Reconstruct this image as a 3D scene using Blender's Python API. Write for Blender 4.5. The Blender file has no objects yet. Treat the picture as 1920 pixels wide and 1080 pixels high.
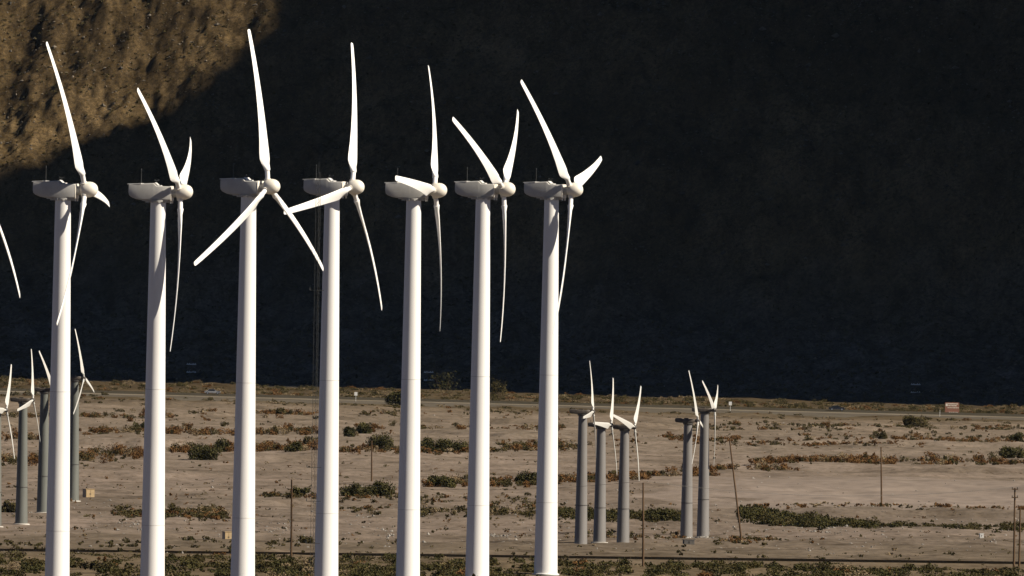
import bpy, math, random
import numpy as np
from mathutils import Matrix, Vector
random.seed(7); RNG = np.random.default_rng(11)
S = bpy.context.scene
COL = S.collection
R_ = math.radians

# ------------------------------------------------------------------ camera
F = 46000.0                    # focal length in pixels of a 1920 wide frame (long telephoto)
HAZE = 1.1e-6
ROLL = R_(0.9)
ZC = 45.0                      # camera height
CR, SR = math.cos(ROLL), math.sin(ROLL)
SUN_EL = R_(38.0); SUN_AZ = R_(21.0)      # azimuth: from +X turned towards the viewer
SUN = Vector((math.cos(SUN_EL)*math.cos(SUN_AZ), -math.cos(SUN_EL)*math.sin(SUN_AZ), math.sin(SUN_EL)))

def at(px, py, D):
    """world point seen at photo pixel px, py at depth D"""
    a, b = (px-960.0)/F*D, (540.0-py)/F*D
    return Vector((a*CR - b*SR, D, ZC + a*SR + b*CR))

# ------------------------------------------------------------------ noise
def _hash(ix, iy, seed):
    h = (ix.astype(np.int64)*374761393 + iy.astype(np.int64)*668265263 + seed*974711) & 0x7fffffff
    h = ((h ^ (h >> 13))*1274126177) & 0x7fffffff
    return ((h ^ (h >> 16)) & 0xffff)/65535.0
def vnoise(x, y, seed=0):
    x = np.asarray(x, float); y = np.asarray(y, float)
    ix, iy = np.floor(x), np.floor(y); fx, fy = x-ix, y-iy
    fx = fx*fx*(3-2*fx); fy = fy*fy*(3-2*fy)
    a, b = _hash(ix, iy, seed), _hash(ix+1, iy, seed)
    c, d = _hash(ix, iy+1, seed), _hash(ix+1, iy+1, seed)
    return (a*(1-fx)+b*fx)*(1-fy) + (c*(1-fx)+d*fx)*fy - 0.5
def fbm(x, y, seed=0, octs=4, gain=.5):
    r, a = 0.0, 1.0
    for k in range(octs):
        r = r + a*vnoise(x*2**k, y*2**k, seed+k*17); a *= gain
    return r
def sstep(t):
    t = np.clip(t, 0, 1); return t*t*(3-2*t)

# ------------------------------------------------------------------ terrain
PTS = [(3000,1150),(3130,1112),(3270,1078),(3500,1047),(3700,1031),(3900,1017),(4180,962),(4700,900),
       (5300,850),(6100,800),(6600,775),(6900,764),(7300,738),(7420,733)]
_d = np.arange(3000, 7421, 10.0)
_y = np.interp(_d, [p[0] for p in PTS], [p[1] for p in PTS])
_k = np.ones(15)/15
_y = np.convolve(np.pad(_y, 7, mode='reflect', reflect_type='odd'), _k, 'valid')
_z = -(_y-540)/F*_d
TAB_D = np.concatenate([[-3000, 60, 160, 420, 900, 2000], _d, [9000, 20000]])
TAB_Z = np.concatenate([[-3, -3, -6, -30, -41, -41], _z, [_z[-1]+3, _z[-1]+3]])
def cross(D):
    return np.interp(D, [0, 2500, 3500, 6900, 9000], [0, 0, -.003, .010, .010])
BANKS = [  # depth, height, decay length, wave, seed
    (3610, .95, 260, 14, 1), (4235, .8, 200, 30, 2), (4640, 1.3, 260, 45, 3), (5060, 1.0, 260, 40, 4),
    (5330, 1.3, 300, 50, 5), (5820, 1.0, 300, 50, 6), (6230, .9, 300, 40, 7), (6560, .7, 200, 40, 8)]
def ground_smooth(x, D):
    x = np.asarray(x, float); D = np.asarray(D, float)
    return ZC + np.interp(D, TAB_D, TAB_Z) - cross(D)*np.clip(x, -400, 400)
def ground(x, D):
    x = np.asarray(x, float); D = np.asarray(D, float)
    z = ground_smooth(x, D)
    for Db, h, L, w, sd in BANKS:
        d = D - Db - w*2*fbm(x/45, D*0, sd, 3)
        hh = h*np.clip(.55 + 1.3*vnoise(x/38, D*0, sd+40), .1, 1.3)
        z = z + hh*sstep(d/11)*(1-sstep((d-11)/L))
    amp = np.interp(D, [2000, 3100, 7300, 7500], [.0, 1, 1, .8])
    off = np.interp(np.abs(D-3530), [8, 30], [0, 1])*np.interp(np.abs(D-6905), [14, 40], [0, 1])
    z = z + amp*off*(.8*fbm(x/22, D/70, 21, 3) + .50*fbm(x/5.0, D/18, 22, 3))
    return z
def ground_at(px, py):
    """where the photo pixel's ray meets the (smooth) ground: x, D"""
    lo, hi = 3000.0, 7420.0
    for _ in range(26):
        m = .5*(lo+hi); p = at(px, py, m)
        if p.z > float(ground_smooth(p.x, m)): lo = m
        else: hi = m
    p = at(px, py, lo)
    return p.x, lo
def ground_hits(px, py):
    px, py = np.asarray(px, float), np.asarray(py, float)
    lo, hi = np.full(px.shape, 3000.0), np.full(px.shape, 7420.0)
    a, b = (px-960)/F, (540-py)/F
    ax, az = a*CR - b*SR, a*SR + b*CR
    for _ in range(26):
        m = .5*(lo+hi); up = ZC + az*m > ground_smooth(ax*m, m)
        lo = np.where(up, m, lo); hi = np.where(up, hi, m)
    return ax*lo, lo, ground(ax*lo, lo)
def gz(x, D): return float(ground(np.array([x]), np.array([D]))[0])
def base_at(px, py):
    x, D = ground_at(px, py)
    return Vector((x, D, gz(x, D)))

# mountain: foot line runs along the sun's azimuth so that the spur's shadow ends at the foot
TA = math.tan(SUN_AZ)
def foot(x): return 7300 + (152-x)*TA
def mountain_smooth(x, D):
    x = np.asarray(x, float); D = np.asarray(D, float)
    d = D - foot(np.clip(x, -1500, 1500))
    h = np.where(d < 100, .10*d + .0012*d*d, 22 + .34*(d-100) + .41*(d-100)*sstep((d-100)/60))
    h = np.where(d < 0, d*.4, h)
    return ground_smooth(x, np.minimum(D, 7420)) - .4 + np.minimum(h, 900 + .1*(h-900))
def mountain(x, D):
    z = mountain_smooth(x, D)
    d = D - foot(x)
    k = sstep(d/110)
    warp = 9*fbm(x/60, D/60, 33, 2)
    ribs = np.abs(fbm((x+warp)/42, D/170, 31, 3))
    rib2 = np.abs(fbm((x+warp)/17, D/75, 36, 3))
    rough = fbm(x/14, D/18, 32, 5, .55)
    crag = np.maximum(0, fbm(x/25, D/34, 35, 3)-.12)
    for x0, lean, w_, dep, d0, d1 in ((-153,.10,6,4.5,160,330),(-117,-.05,4.5,2.2,165,330),(-98,.12,3,1.0,150,300)):
        q = (x - x0 - lean*(d-230) - 3*fbm(d/14, d*0, 44, 3))/w_
        z = z - dep*np.exp(-q*q)*sstep((d-d0)/30)*sstep((d1-d)/20)
    fine = np.abs(fbm((x+warp*.2)/5, D/9, 38, 3))
    return z + k*(4.5*(ribs-.2) + 3.0*(rib2-.15) + 4.2*rough + 5*crag + 2.0*(fine-.15)) + sstep(d/40)*(.9*fbm(x/4, D/5, 34, 3) + .8*vnoise(x/1.7, D/2.2, 39))

# ------------------------------------------------------------------ materials
def new_mat(name):
    m = bpy.data.materials.new(name); m.use_nodes = True
    nt = m.node_tree; b = nt.nodes['Principled BSDF']
    return m, nt, b
def N(nt, typ, **kw):
    n = nt.nodes.new(typ)
    for k, v in kw.items():
        if k in n.inputs.keys() if hasattr(n.inputs, 'keys') else False: n.inputs[k].default_value = v
        else: setattr(n, k, v)
    return n
def ramp(nt, fac, stops):
    r = nt.nodes.new('ShaderNodeValToRGB')
    e = r.color_ramp.elements
    while len(e) < len(stops): e.new(.5)
    for el, (p, c) in zip(e, stops):
        el.position = p; el.color = (*c, 1)
    nt.links.new(fac, r.inputs[0]); return r.outputs[0]
def pos_noise(nt, scale, detail=4, stretch=(1,1,1), rough=.55, obj=False):
    if obj:
        g = nt.nodes.new('ShaderNodeTexCoord').outputs['Object']
    else:
        g = nt.nodes.new('ShaderNodeNewGeometry').outputs['Position']
    mp = nt.nodes.new('ShaderNodeMapping'); mp.inputs['Scale'].default_value = stretch
    nt.links.new(g, mp.inputs[0])
    n = nt.nodes.new('ShaderNodeTexNoise'); n.inputs['Scale'].default_value = scale
    n.inputs['Detail'].default_value = detail; n.inputs['Roughness'].default_value = rough
    nt.links.new(mp.outputs[0], n.inputs['Vector'])
    return n.outputs['Fac']
def mix(nt, fac, a, b, mode='MIX'):
    m = nt.nodes.new('ShaderNodeMix'); m.data_type = 'RGBA'; m.blend_type = mode
    for s, v in ((m.inputs[0], fac), (m.inputs[6], a), (m.inputs[7], b)):
        if isinstance(v, bpy.types.NodeSocket): nt.links.new(v, s)
        elif isinstance(v, tuple): s.default_value = (*v, 1)
        else: s.default_value = v
    return m.outputs[2]
def paint(name, c1, c2, scale=.6, rough=.5, stretch=(1,1,1), metal=0.0, spec=.5):
    m, nt, b = new_mat(name)
    col = ramp(nt, pos_noise(nt, scale, 5, stretch, .6, obj=True), [(.35, c1), (.7, c2)])
    nt.links.new(col, b.inputs['Base Color']); b.inputs['Roughness'].default_value = rough
    b.inputs['Metallic'].default_value = metal; b.inputs['Specular IOR Level'].default_value = spec
    return m
M = {}
M['tower'] = paint('white_tower_paint', (.60,.585,.56), (.69,.675,.65), .25, .55, (1,1,.12), spec=.3)
M['joint'] = paint('weld_band', (.40,.385,.36), (.46,.445,.42), .25, .6)
M['blade'] = paint('white_blade', (.68,.67,.64), (.74,.73,.70), .5, .45, (1,1,.2), spec=.4)
M['nacelle'] = paint('nacelle_paint', (.32,.31,.288), (.40,.39,.365), .7, .55, spec=.3)
M['hub'] = paint('hub_paint', (.56,.52,.45), (.64,.60,.52), .9, .5, spec=.4)
M['dark'] = paint('dark_metal', (.03,.028,.025), (.07,.06,.05), 2, .6)
M['bright'] = paint('pale_metal', (.5,.49,.46), (.62,.6,.56), 2, .4)
M['grey_tower'] = paint('galvanised_tower', (.125,.117,.110), (.175,.165,.155), .5, .5, (1,1,.15), spec=.3)
M['green_tower'] = paint('green_tower_paint', (.088,.091,.080), (.124,.127,.112), .5, .55, (1,1,.15), spec=.3)
M['brown_nacelle'] = paint('brown_nacelle', (.035,.027,.02), (.075,.06,.045), 1.5, .6)
M['wood'] = paint('weathered_wood', (.055,.032,.016), (.10,.06,.03), 2.5, .85, (1,1,.1), spec=.2)
M['steel'] = paint('mast_steel', (.016,.016,.014), (.03,.03,.027), 2, .6)
M['concrete'] = paint('concrete', (.36,.33,.29), (.46,.43,.38), 1.2, .9)
M['tan_box'] = paint('tan_enamel', (.25,.175,.085), (.31,.22,.115), 1.5, .5)
M['white'] = paint('white_enamel', (.42,.41,.39), (.5,.49,.47), 2, .5)
M['brown_sign'] = paint('brown_sign_face', (.15,.06,.035), (.2,.085,.05), 2, .6)
M['sign_text'] = paint('sign_lettering', (.52,.48,.40), (.6,.56,.48), 2, .6)
M['car_dark'] = paint('dark_car_paint', (.012,.013,.016), (.02,.021,.025), 1, .25)
M['car_white'] = paint('white_car_paint', (.13,.13,.135), (.17,.17,.175), 1, .25)
M['glass'] = paint('dark_glass', (.01,.012,.015), (.02,.022,.025), 1, .08)
M['rubber'] = paint('rubber', (.012,.012,.012), (.02,.02,.02), 4, .9)
M['rim'] = paint('wheel_rim', (.4,.4,.4), (.5,.5,.5), 4, .35, metal=.8)

def foliage(name, stops, scale=.35):
    m, nt, b = new_mat(name)
    n1 = pos_noise(nt, scale, 3, (1, .35, 1))
    n2 = pos_noise(nt, 2.3, 2)
    mm = nt.nodes.new('ShaderNodeMath'); mm.operation = 'MULTIPLY_ADD'
    nt.links.new(n2, mm.inputs[0]); mm.inputs[1].default_value = .5
    mm2 = nt.nodes.new('ShaderNodeMath'); mm2.operation = 'MULTIPLY'; nt.links.new(n1, mm2.inputs[0]); mm2.inputs[1].default_value = .6
    nt.links.new(mm2.outputs[0], mm.inputs[2])
    nt.links.new(ramp(nt, mm.outputs[0], stops), b.inputs['Base Color'])
    b.inputs['Roughness'].default_value = .9; b.inputs['Specular IOR Level'].default_value = .1
    return m
M['green'] = foliage('green_leaves', [(.38,(0.0203,0.0189,0.0056)), (.55,(0.0378,0.0345,0.0112)), (.72,(0.0729,0.0624,0.0224))])
M['olive'] = foliage('olive_leaves', [(.38,(.022,.018,.006)), (.55,(.048,.039,.014)), (.72,(.090,.070,.030))])
M['rust'] = foliage('rust_brown_twigs', [(.36,(.036,.018,.006)), (.50,(.088,.043,.014)), (.70,(.150,.082,.032))])
M['straw'] = foliage('pale_dry_twigs', [(.36,(0.098,0.070,0.037)), (.55,(0.156,0.115,0.066)), (.72,(0.213,0.164,0.098))])

def ground_material():
    m, nt, b = new_mat('desert_sand')
    big = pos_noise(nt, .018, 4, (1, .45, 1))
    mid = pos_noise(nt, .11, 5, (1, .16, 1), .65)
    fine = pos_noise(nt, .9, 5, (1, .3, 1), .7)
    c = ramp(nt, big, [(.34,(0.115,0.097,0.077)), (.5,(0.154,0.133,0.110)), (.68,(0.185,0.157,0.132))])
    c2 = ramp(nt, mid, [(.32,(0.073,0.059,0.042)), (.46,(0.141,0.121,0.099)), (.62,(0.193,0.166,0.141))])
    c = mix(nt, .55, c, c2)
    c3 = ramp(nt, fine, [(.3,(.5,.47,.42)), (.5,(1,1,1)), (.72,(1.22,1.2,1.17))])
    c = mix(nt, .75, c, c3, 'MULTIPLY')
    st = pos_noise(nt, 1.0, 4, (.03, .06, .05), .65)
    c = mix(nt, .9, c, ramp(nt, st, [(.3,(.58,.55,.50)), (.44,(.92,.91,.89)), (.56,(1.04,1.03,1.02)), (.7,(1.25,1.22,1.2))]), 'MULTIPLY')
    tf = pos_noise(nt, .45, 3, (1, .5, 1), .7)
    c = mix(nt, .8, c, ramp(nt, tf, [(.32,(.35,.31,.24)), (.41,(1,1,1)), (1,(1,1,1))]), 'MULTIPLY')
    g0 = nt.nodes.new('ShaderNodeNewGeometry'); s0 = nt.nodes.new('ShaderNodeSeparateXYZ'); nt.links.new(g0.outputs['Position'], s0.inputs[0])
    wob = nt.nodes.new('ShaderNodeMath'); wob.operation = 'MULTIPLY_ADD'; wob.inputs[1].default_value = 420
    nt.links.new(big, wob.inputs[0]); nt.links.new(s0.outputs[1], wob.inputs[2])
    wx = nt.nodes.new('ShaderNodeMath'); wx.operation = 'MULTIPLY_ADD'; wx.inputs[1].default_value = 90
    nt.links.new(mid, wx.inputs[0]); nt.links.new(s0.outputs[0], wx.inputs[2])
    def rng_(sock, a, b):
        r = nt.nodes.new('ShaderNodeMapRange'); r.interpolation_type = 'SMOOTHSTEP'; r.inputs[1].default_value = a; r.inputs[2].default_value = b
        nt.links.new(sock, r.inputs[0]); return r.outputs[0]
    def mul(a, b):
        q = nt.nodes.new('ShaderNodeMath'); q.operation = 'MULTIPLY'; nt.links.new(a, q.inputs[0]); nt.links.new(b, q.inputs[1]); return q.outputs[0]
    pad = mul(mul(rng_(wob.outputs[0], 4460, 4520), rng_(wob.outputs[0], 5090, 5000)), rng_(wx.outputs[0], 60, 95))
    sand = ramp(nt, st, [(.3,(.172,.150,.129)), (.5,(.198,.173,.150)), (.7,(.216,.189,.164))])      # smooth bare pinkish sand flat
    fc = nt.nodes.new('ShaderNodeMath'); fc.operation = 'MULTIPLY'; fc.inputs[1].default_value = .8; nt.links.new(pad, fc.inputs[0])
    c = mix(nt, fc.outputs[0], c, sand)
    # zones by depth: brush-stained ground at the mountain foot and in the near scrub
    g = nt.nodes.new('ShaderNodeNewGeometry'); sp = nt.nodes.new('ShaderNodeSeparateXYZ')
    nt.links.new(g.outputs['Position'], sp.inputs[0])
    ad = nt.nodes.new('ShaderNodeMath'); ad.operation = 'MULTIPLY_ADD'
    nt.links.new(mid, ad.inputs[0]); ad.inputs[1].default_value = 150; nt.links.new(sp.outputs[1], ad.inputs[2])
    mr = nt.nodes.new('ShaderNodeMapRange'); mr.inputs[1].default_value = 3000; mr.inputs[2].default_value = 7500
    nt.links.new(ad.outputs[0], mr.inputs[0])
    z = ramp(nt, mr.outputs[0], [(0,(0.6848,0.5985,0.4536)), (.12,(0.6420,0.5670,0.4320)), (.15,(0.6420,0.5880,0.5076)), (.21,(0.7062,0.6510,0.5832)), (.24,(0.8988,0.8295,0.7992)), (.29,(0.7704,0.7140,0.6696)), (.34,(0.9416,0.8715,0.8424)),
                                 (.42,(0.8560,0.7875,0.7452)), (.5,(0.9630,0.8925,0.8532)), (.6,(0.8988,0.8400,0.7884)), (.80,(0.8560,0.7875,0.7128)), (.87,(0.4494,0.3885,0.2700)), (1,(0.2889,0.2415,0.1566))])
    c = mix(nt, 1.0, c, z, 'MULTIPLY')
    nt.links.new(c, b.inputs['Base Color'])
    b.inputs['Roughness'].default_value = 1; b.inputs['Specular IOR Level'].default_value = .05
    return m
M['ground'] = ground_material()

def mountain_material():
    m, nt, b = new_mat('brown_rock')
    big = pos_noise(nt, .03, 5, (1, .6, .6), .6)
    mid = pos_noise(nt, .16, 6, (1, .6, .5), .7)
    fine = pos_noise(nt, .8, 4, (1, 1, 1), .7)
    c = ramp(nt, big, [(.33,(0.0397,0.0281,0.0151)), (.5,(0.0696,0.0484,0.0237)), (.66,(0.1027,0.0718,0.0372))])
    c2 = ramp(nt, mid, [(.36,(0.0149,0.0109,0.0072)), (.48,(0.0646,0.0452,0.0223)), (.66,(0.1159,0.0811,0.0430))])
    c = mix(nt, .6, c, c2)
    c3 = ramp(nt, fine, [(.3,(.35,.33,.3)), (.5,(1,1,1)), (.7,(1.6,1.55,1.45))])
    c = mix(nt, .9, c, c3, 'MULTIPLY')
    c = mix(nt, .8, c, ramp(nt, pos_noise(nt, 2.2, 3, (1,1,1), .8), [(.32,(.4,.38,.35)), (.5,(1,1,1)), (.68,(1.55,1.5,1.4))]), 'MULTIPLY')
    c = mix(nt, .85, c, ramp(nt, pos_noise(nt, .016, 3, (1, .5, .7), .6), [(.36,(.55,.55,.56)), (.52,(1,1,1)), (.66,(1.6,1.58,1.55))]), 'MULTIPLY')
    g = nt.nodes.new('ShaderNodeNewGeometry'); sp = nt.nodes.new('ShaderNodeSeparateXYZ'); nt.links.new(g.outputs['Position'], sp.inputs[0])
    ad = nt.nodes.new('ShaderNodeMath'); ad.operation = 'MULTIPLY_ADD'; nt.links.new(big, ad.inputs[0]); ad.inputs[1].default_value = 60; nt.links.new(sp.outputs[2], ad.inputs[2])
    mr = nt.nodes.new('ShaderNodeMapRange'); mr.inputs[1].default_value = ZC+5; mr.inputs[2].default_value = ZC+45; nt.links.new(ad.outputs[0], mr.inputs[0])
    foot_shade = mix(nt, 1.0, ramp(nt, mid, [(.33,(.030,.027,.023)), (.5,(.066,.060,.052)), (.67,(.115,.105,.092))]), c3, 'MULTIPLY')   # foot gravel, greyed to paint in the cool tone of its shade
    c = mix(nt, mr.outputs[0], foot_shade, c)
    nt.links.new(c, b.inputs['Base Color'])
    b.inputs['Roughness'].default_value = 1; b.inputs['Specular IOR Level'].default_value = .0
    return m
M['mountain'] = mountain_material()
def road_material(name, c1, c2):
    m, nt, b = new_mat(name)
    c = ramp(nt, pos_noise(nt, .35, 4, (.3, 3, 1)), [(.35,c1), (.68,c2)])
    nt.links.new(c, b.inputs['Base Color']); b.inputs['Roughness'].default_value = 1
    b.inputs['Specular IOR Level'].default_value = .0
    return m
M['asphalt'] = road_material('asphalt', (.005,.004,.003), (.010,.008,.006))
M['old_asphalt'] = road_material('old_asphalt', (.030,.026,.019), (.050,.043,.032))
M['shoulder'] = road_material('gravel_shoulder', (.10,.084,.062), (.15,.127,.10))
M['gravel'] = road_material('grey_gravel', (.060,.051,.039), (.10,.086,.068))
M['stone'] = paint('pale_stone', (.09,.078,.062), (.23,.21,.185), .35, .9)
M['darkstone'] = paint('dark_rock', (.014,.011,.007), (.15,.12,.085), .3, .95)

# ------------------------------------------------------------------ mesh helpers
class MB:
    def __init__(s): s.v = []; s.f = []
    def add(s, vs, fs):
        o = len(s.v); s.v += [tuple(v) for v in vs]; s.f += [tuple(i+o for i in f) for f in fs]; return s
    def box(s, c, d, rot=None):
        vs = []
        for x in (-.5,.5):
            for y in (-.5,.5):
                for z in (-.5,.5):
                    p = Vector((x*d[0], y*d[1], z*d[2]))
                    if rot: p = rot @ p
                    vs.append(p + Vector(c))
        return s.add(vs, [(0,1,3,2),(4,6,7,5),(0,4,5,1),(2,3,7,6),(0,2,6,4),(1,5,7,3)])
    def tube(s, a, b, r0, r1=None, n=10, caps=True):
        r1 = r0 if r1 is None else r1
        a, b = Vector(a), Vector(b); d = (b-a).normalized()
        u = d.orthogonal().normalized(); w = d.cross(u)
        vs = []
        for p, r in ((a, r0), (b, r1)):
            for k in range(n):
                t = 2*math.pi*k/n; vs.append(p + u*(r*math.cos(t)) + w*(r*math.sin(t)))
        fs = [(k, (k+1) % n, n+(k+1) % n, n+k) for k in range(n)]
        if caps: fs += [tuple(range(n-1,-1,-1)), tuple(range(n, 2*n))]
        return s.add(vs, fs)
    def lathe(s, prof, n=32, axis='z', org=(0,0,0)):
        vs = []
        for r, h in prof:
            for k in range(n):
                t = 2*math.pi*k/n; c, d = r*math.cos(t), r*math.sin(t)
                p = (c, d, h) if axis == 'z' else (h, c, d)
                vs.append((p[0]+org[0], p[1]+org[1], p[2]+org[2]))
        fs = []
        for j in range(len(prof)-1):
            for k in range(n):
                q = (j*n+k, j*n+(k+1) % n, (j+1)*n+(k+1) % n, (j+1)*n+k)
                fs.append(q)
        fs += [tuple(range(n-1,-1,-1)), tuple(range((len(prof)-1)*n, len(prof)*n))]
        return s.add(vs, fs)
    def loft(s, rings, caps=True):
        n = len(rings[0]); vs = [p for r in rings for p in r]; fs = []
        for j in range(len(rings)-1):
            for k in range(n):
                fs.append((j*n+k, j*n+(k+1) % n, (j+1)*n+(k+1) % n, (j+1)*n+k))
        if caps: fs += [tuple(range(n-1,-1,-1)), tuple(range((len(rings)-1)*n, len(rings)*n))]
        return s.add(vs, fs)
    def mesh(s, name, mat, smooth=False, sharp=35):
        me = bpy.data.meshes.new(name); me.from_pydata(s.v, [], s.f); me.update()
        import bmesh
        bm = bmesh.new(); bm.from_mesh(me); bmesh.ops.recalc_face_normals(bm, faces=bm.faces); bm.to_mesh(me); bm.free()
        me.materials.append(mat)
        if smooth:
            me.polygons.foreach_set('use_smooth', [True]*len(me.polygons))
            me.set_sharp_from_angle(angle=R_(sharp))
        return me
def link(name, me, parent=None, mtx=None):
    o = bpy.data.objects.new(name, me); COL.objects.link(o)
    if parent: o.parent = parent
    if mtx is not None: o.matrix_local = mtx
    return o
def tag(o, label=None, cat=None, group=None, kind=None):
    if label: o['label'] = label
    if cat: o['category'] = cat
    if group: o['group'] = group
    if kind: o['kind'] = kind
    return o
def empty(name, loc, rz, label, cat, group=None):
    o = bpy.data.objects.new(name, None); COL.objects.link(o)
    o.location = loc; o.rotation_euler = (0, 0, rz); o.empty_display_size = .5
    return tag(o, label, cat, group)
def np_mesh(name, V, Q, mat, smooth=True):
    V = np.asarray(V, np.float32).reshape(-1, 3); Q = np.asarray(Q, np.int32)
    me = bpy.data.meshes.new(name)
    me.vertices.add(len(V)); me.vertices.foreach_set('co', V.ravel())
    k = Q.shape[1]
    me.loops.add(Q.size); me.loops.foreach_set('vertex_index', Q.ravel())
    me.polygons.add(len(Q)); me.polygons.foreach_set('loop_start', np.arange(0, Q.size, k, dtype=np.int32))
    me.update(calc_edges=True)
    me.polygons.foreach_set('use_smooth', np.full(len(Q), smooth))
    me.materials.append(mat); me.validate()
    return me
def grid_faces(nr, nc):
    i = np.arange((nr-1)*(nc-1)); r, c = i//(nc-1), i % (nc-1)
    a = r*nc + c
    return np.stack([a, a+1, a+nc+1, a+nc], 1)

# ------------------------------------------------------------------ setting: ground, mountain, highway and dark strip
us = np.concatenate([-np.geomspace(2.0, .0272, 26), np.linspace(-.0265, .0265, 620), np.geomspace(.0272, 2.0, 26)])
ds = np.concatenate([[-3000,-1500,-600,-200], np.linspace(0, 900, 19), np.linspace(1000, 2900, 12),
                     np.arange(2980, 3480, 5.0), np.arange(3480, 3660, 2.0), np.arange(3660, 7440, 4.2), [7600, 8200, 9500, 14000]])
U, DD = np.meshgrid(us, ds)
X = U*np.maximum(DD, 800)
Z = ground(X, DD)
tag(link('desert_ground', np_mesh('desert_ground', np.stack([X, DD, Z], -1), grid_faces(len(ds), len(us)), M['ground'])), kind='structure')

xs = np.concatenate([np.linspace(-2600, -190, 40), np.arange(-186, 187, .8), np.linspace(190, 700, 24), np.linspace(760, 2600, 16)])
fd = np.concatenate([np.arange(-12, 330, 1.0), np.arange(332, 420, 4), np.arange(430, 900, 15), np.arange(920, 2600, 60)])
XX, FD = np.meshgrid(xs, fd)
YY = foot(np.clip(XX, -1500, 1500)) + FD
ZZ = mountain(XX, YY)
tag(link('mountain', np_mesh('mountain', np.stack([XX, YY, ZZ], -1), grid_faces(len(fd), len(xs)), M['mountain'])), kind='structure')

# unseen spur added right of the frame, crest shaped to cast the slope's shadow
sx, sy = math.cos(SUN_AZ), -math.sin(SUN_AZ)          # horizontal direction to the sun
P0 = (-152.0, float(foot(-152)))
def wv(x, y): return ((x-P0[0])*sx + (y-P0[1])*sy, -(x-P0[0])*sy + (y-P0[1])*sx)
WC = 690.0
edge = [(-120,365),(0,322),(60,288),(160,240),(220,222),(300,190),(340,152),(400,110),(428,80),(478,5),(515,-60)]
cv, cz = [], []
for px, py in edge:
    lo, hi = 7320.0, 8200.0
    for _ in range(60):
        m = .5*(lo+hi); p = at(px, py, m)
        if p.z > float(mountain_smooth(p.x, m)): lo = m
        else: hi = m
    p = at(px, py, lo); w, v = wv(p.x, p.y)
    cv.append(v); cz.append(p.z + (WC-w)*math.tan(SUN_EL))
print('crest', [round(a) for a in cv], [round(a) for a in cz])
ws = np.concatenate([np.linspace(352, WC, 60), np.linspace(WC+10, 1500, 30)])
vs_ = np.concatenate([[-4, -1.5], np.linspace(1.5, 330, 170), np.linspace(340, 1500, 30)])
W, Vv = np.meshgrid(ws, vs_)
order = np.argsort(cv)
crest = np.interp(Vv, np.array(cv)[order], np.array(cz)[order]) + 10*fbm(Vv/26, Vv*0, 50, 4, .6)*sstep((Vv-20)/30)
h = np.minimum(ZC-33 + (W-352)*2.2, crest - (WC-W)*.84)
h = np.where(W > WC, crest - (W-WC)*.9, h)
h = np.where(np.abs(W-WC) > 15, h + 14*(fbm(W/60, Vv/60, 51, 4)-.3)*np.clip((WC-W)/100, 0, 1), h)
h = np.maximum(h, ZC-60); h = np.where(Vv < 0, ZC-60, h)
PX = P0[0] + W*sx - Vv*sy; PY = P0[1] + W*sy + Vv*sx
tag(link('mountain_spur', np_mesh('mountain_spur', np.stack([PX, PY, h], -1), grid_faces(len(vs_), len(ws)), M['mountain'])), kind='structure')

def strip(name, D0, offs, mat, x0=-700, x1=700, n=281, wave=0.0, sd=60):
    """long strip across the view; offs = [(depth offset, height above ground)]"""
    x = np.linspace(x0, x1, n); V = []
    base = D0 + wave*fbm(x/120, x*0, sd, 2)
    for do, dz in offs:
        D = base + do
        V.append(np.stack([x, D, ground_smooth(x, base) + dz], -1))
    V = np.array(V)
    return link(name, np_mesh(name, V, grid_faces(len(offs), n), mat))
tag(strip('road', 3528, [(-5,-.5),(-4.4,.10),(2.6,.32),(3.2,.30),(4.6,-.4)], M['asphalt']), kind='structure')  # straight, nearly black strip across the near flat
tag(strip('highway_shoulder', 6886, [(-22,-.6),(-9,.35),(-1,.80),(.2,.55),(2,-.3)], M['gravel'], -1200, 1200), kind='structure')
tag(strip('highway_verge', 6887.6, [(-1.4,.62),(-1.1,.92),(2.2,1.06),(2.6,.6)], M['shoulder'], -1200, 1200), kind='structure')
tag(strip('highway', 6893, [(-3,.4),(-2.4,1.10),(10,1.75),(12,1.6),(14,-.2)], M['old_asphalt'], -1200, 1200), kind='structure')

# ------------------------------------------------------------------ big turbines
RB = 20.0
def circ(r, n=18): return [(r*math.cos(2*math.pi*k/n), r*math.sin(2*math.pi*k/n)) for k in range(n)]
def airfoil(c, t, n=18):
    """points (u towards trailing edge, w towards suction side) starting at the leading edge; pitch axis at 30 %"""
    pts = []
    for k in range(n):
        a = 2*math.pi*k/n
        x = .5*(1-math.cos(a))                       # 0 at the leading edge, 1 at the trailing edge
        th = 5*t*(.2969*math.sqrt(x)-.1260*x-.3516*x*x+.2843*x**3-.1015*x**4)
        cam = .03*(1-(2*x-1)**2)
        w = (cam + th if a <= math.pi else cam - th)
        pts.append(((x-.30)*c, w*c))
    return pts
def blade_mesh(R, st, bend, mat, name='blade', root=(.3, .8, 2.1)):
    b = MB(); rr, r0, r1 = root; rings = []
    n = 18
    def place(pts, r, tw, sw=0):
        out = []
        x0 = -bend*(r/R)**2.0
        ct, s_ = math.cos(R_(tw)), math.sin(R_(tw))
        for u, w in pts:
            # chord direction towards the leading edge = (sin tw, cos tw) in (x upwind, y rotation)
            lx, ly = s_, ct; nx, ny = -ct, s_
            out.append(Vector((x0 - u*lx + w*nx, -u*ly + w*ny, r)))
        return out
    cp = [(-rr*math.cos(2*math.pi*k/n), rr*math.sin(2*math.pi*k/n)) for k in range(n)]
    for r in (r0, r1-.02): rings.append(place(cp, r, st[0][3]))
    k2 = [(u*1.28, w*1.28) for u, w in cp]
    rings.append(place(k2, r1, st[0][3])); rings.append(place(k2, r1+.12, st[0][3]))
    for r, c, t, tw in st:
        rings.append(place(airfoil(c, t, n), r, tw))
    b.loft(rings)
    return b.mesh(name, mat, True, 40)
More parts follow.
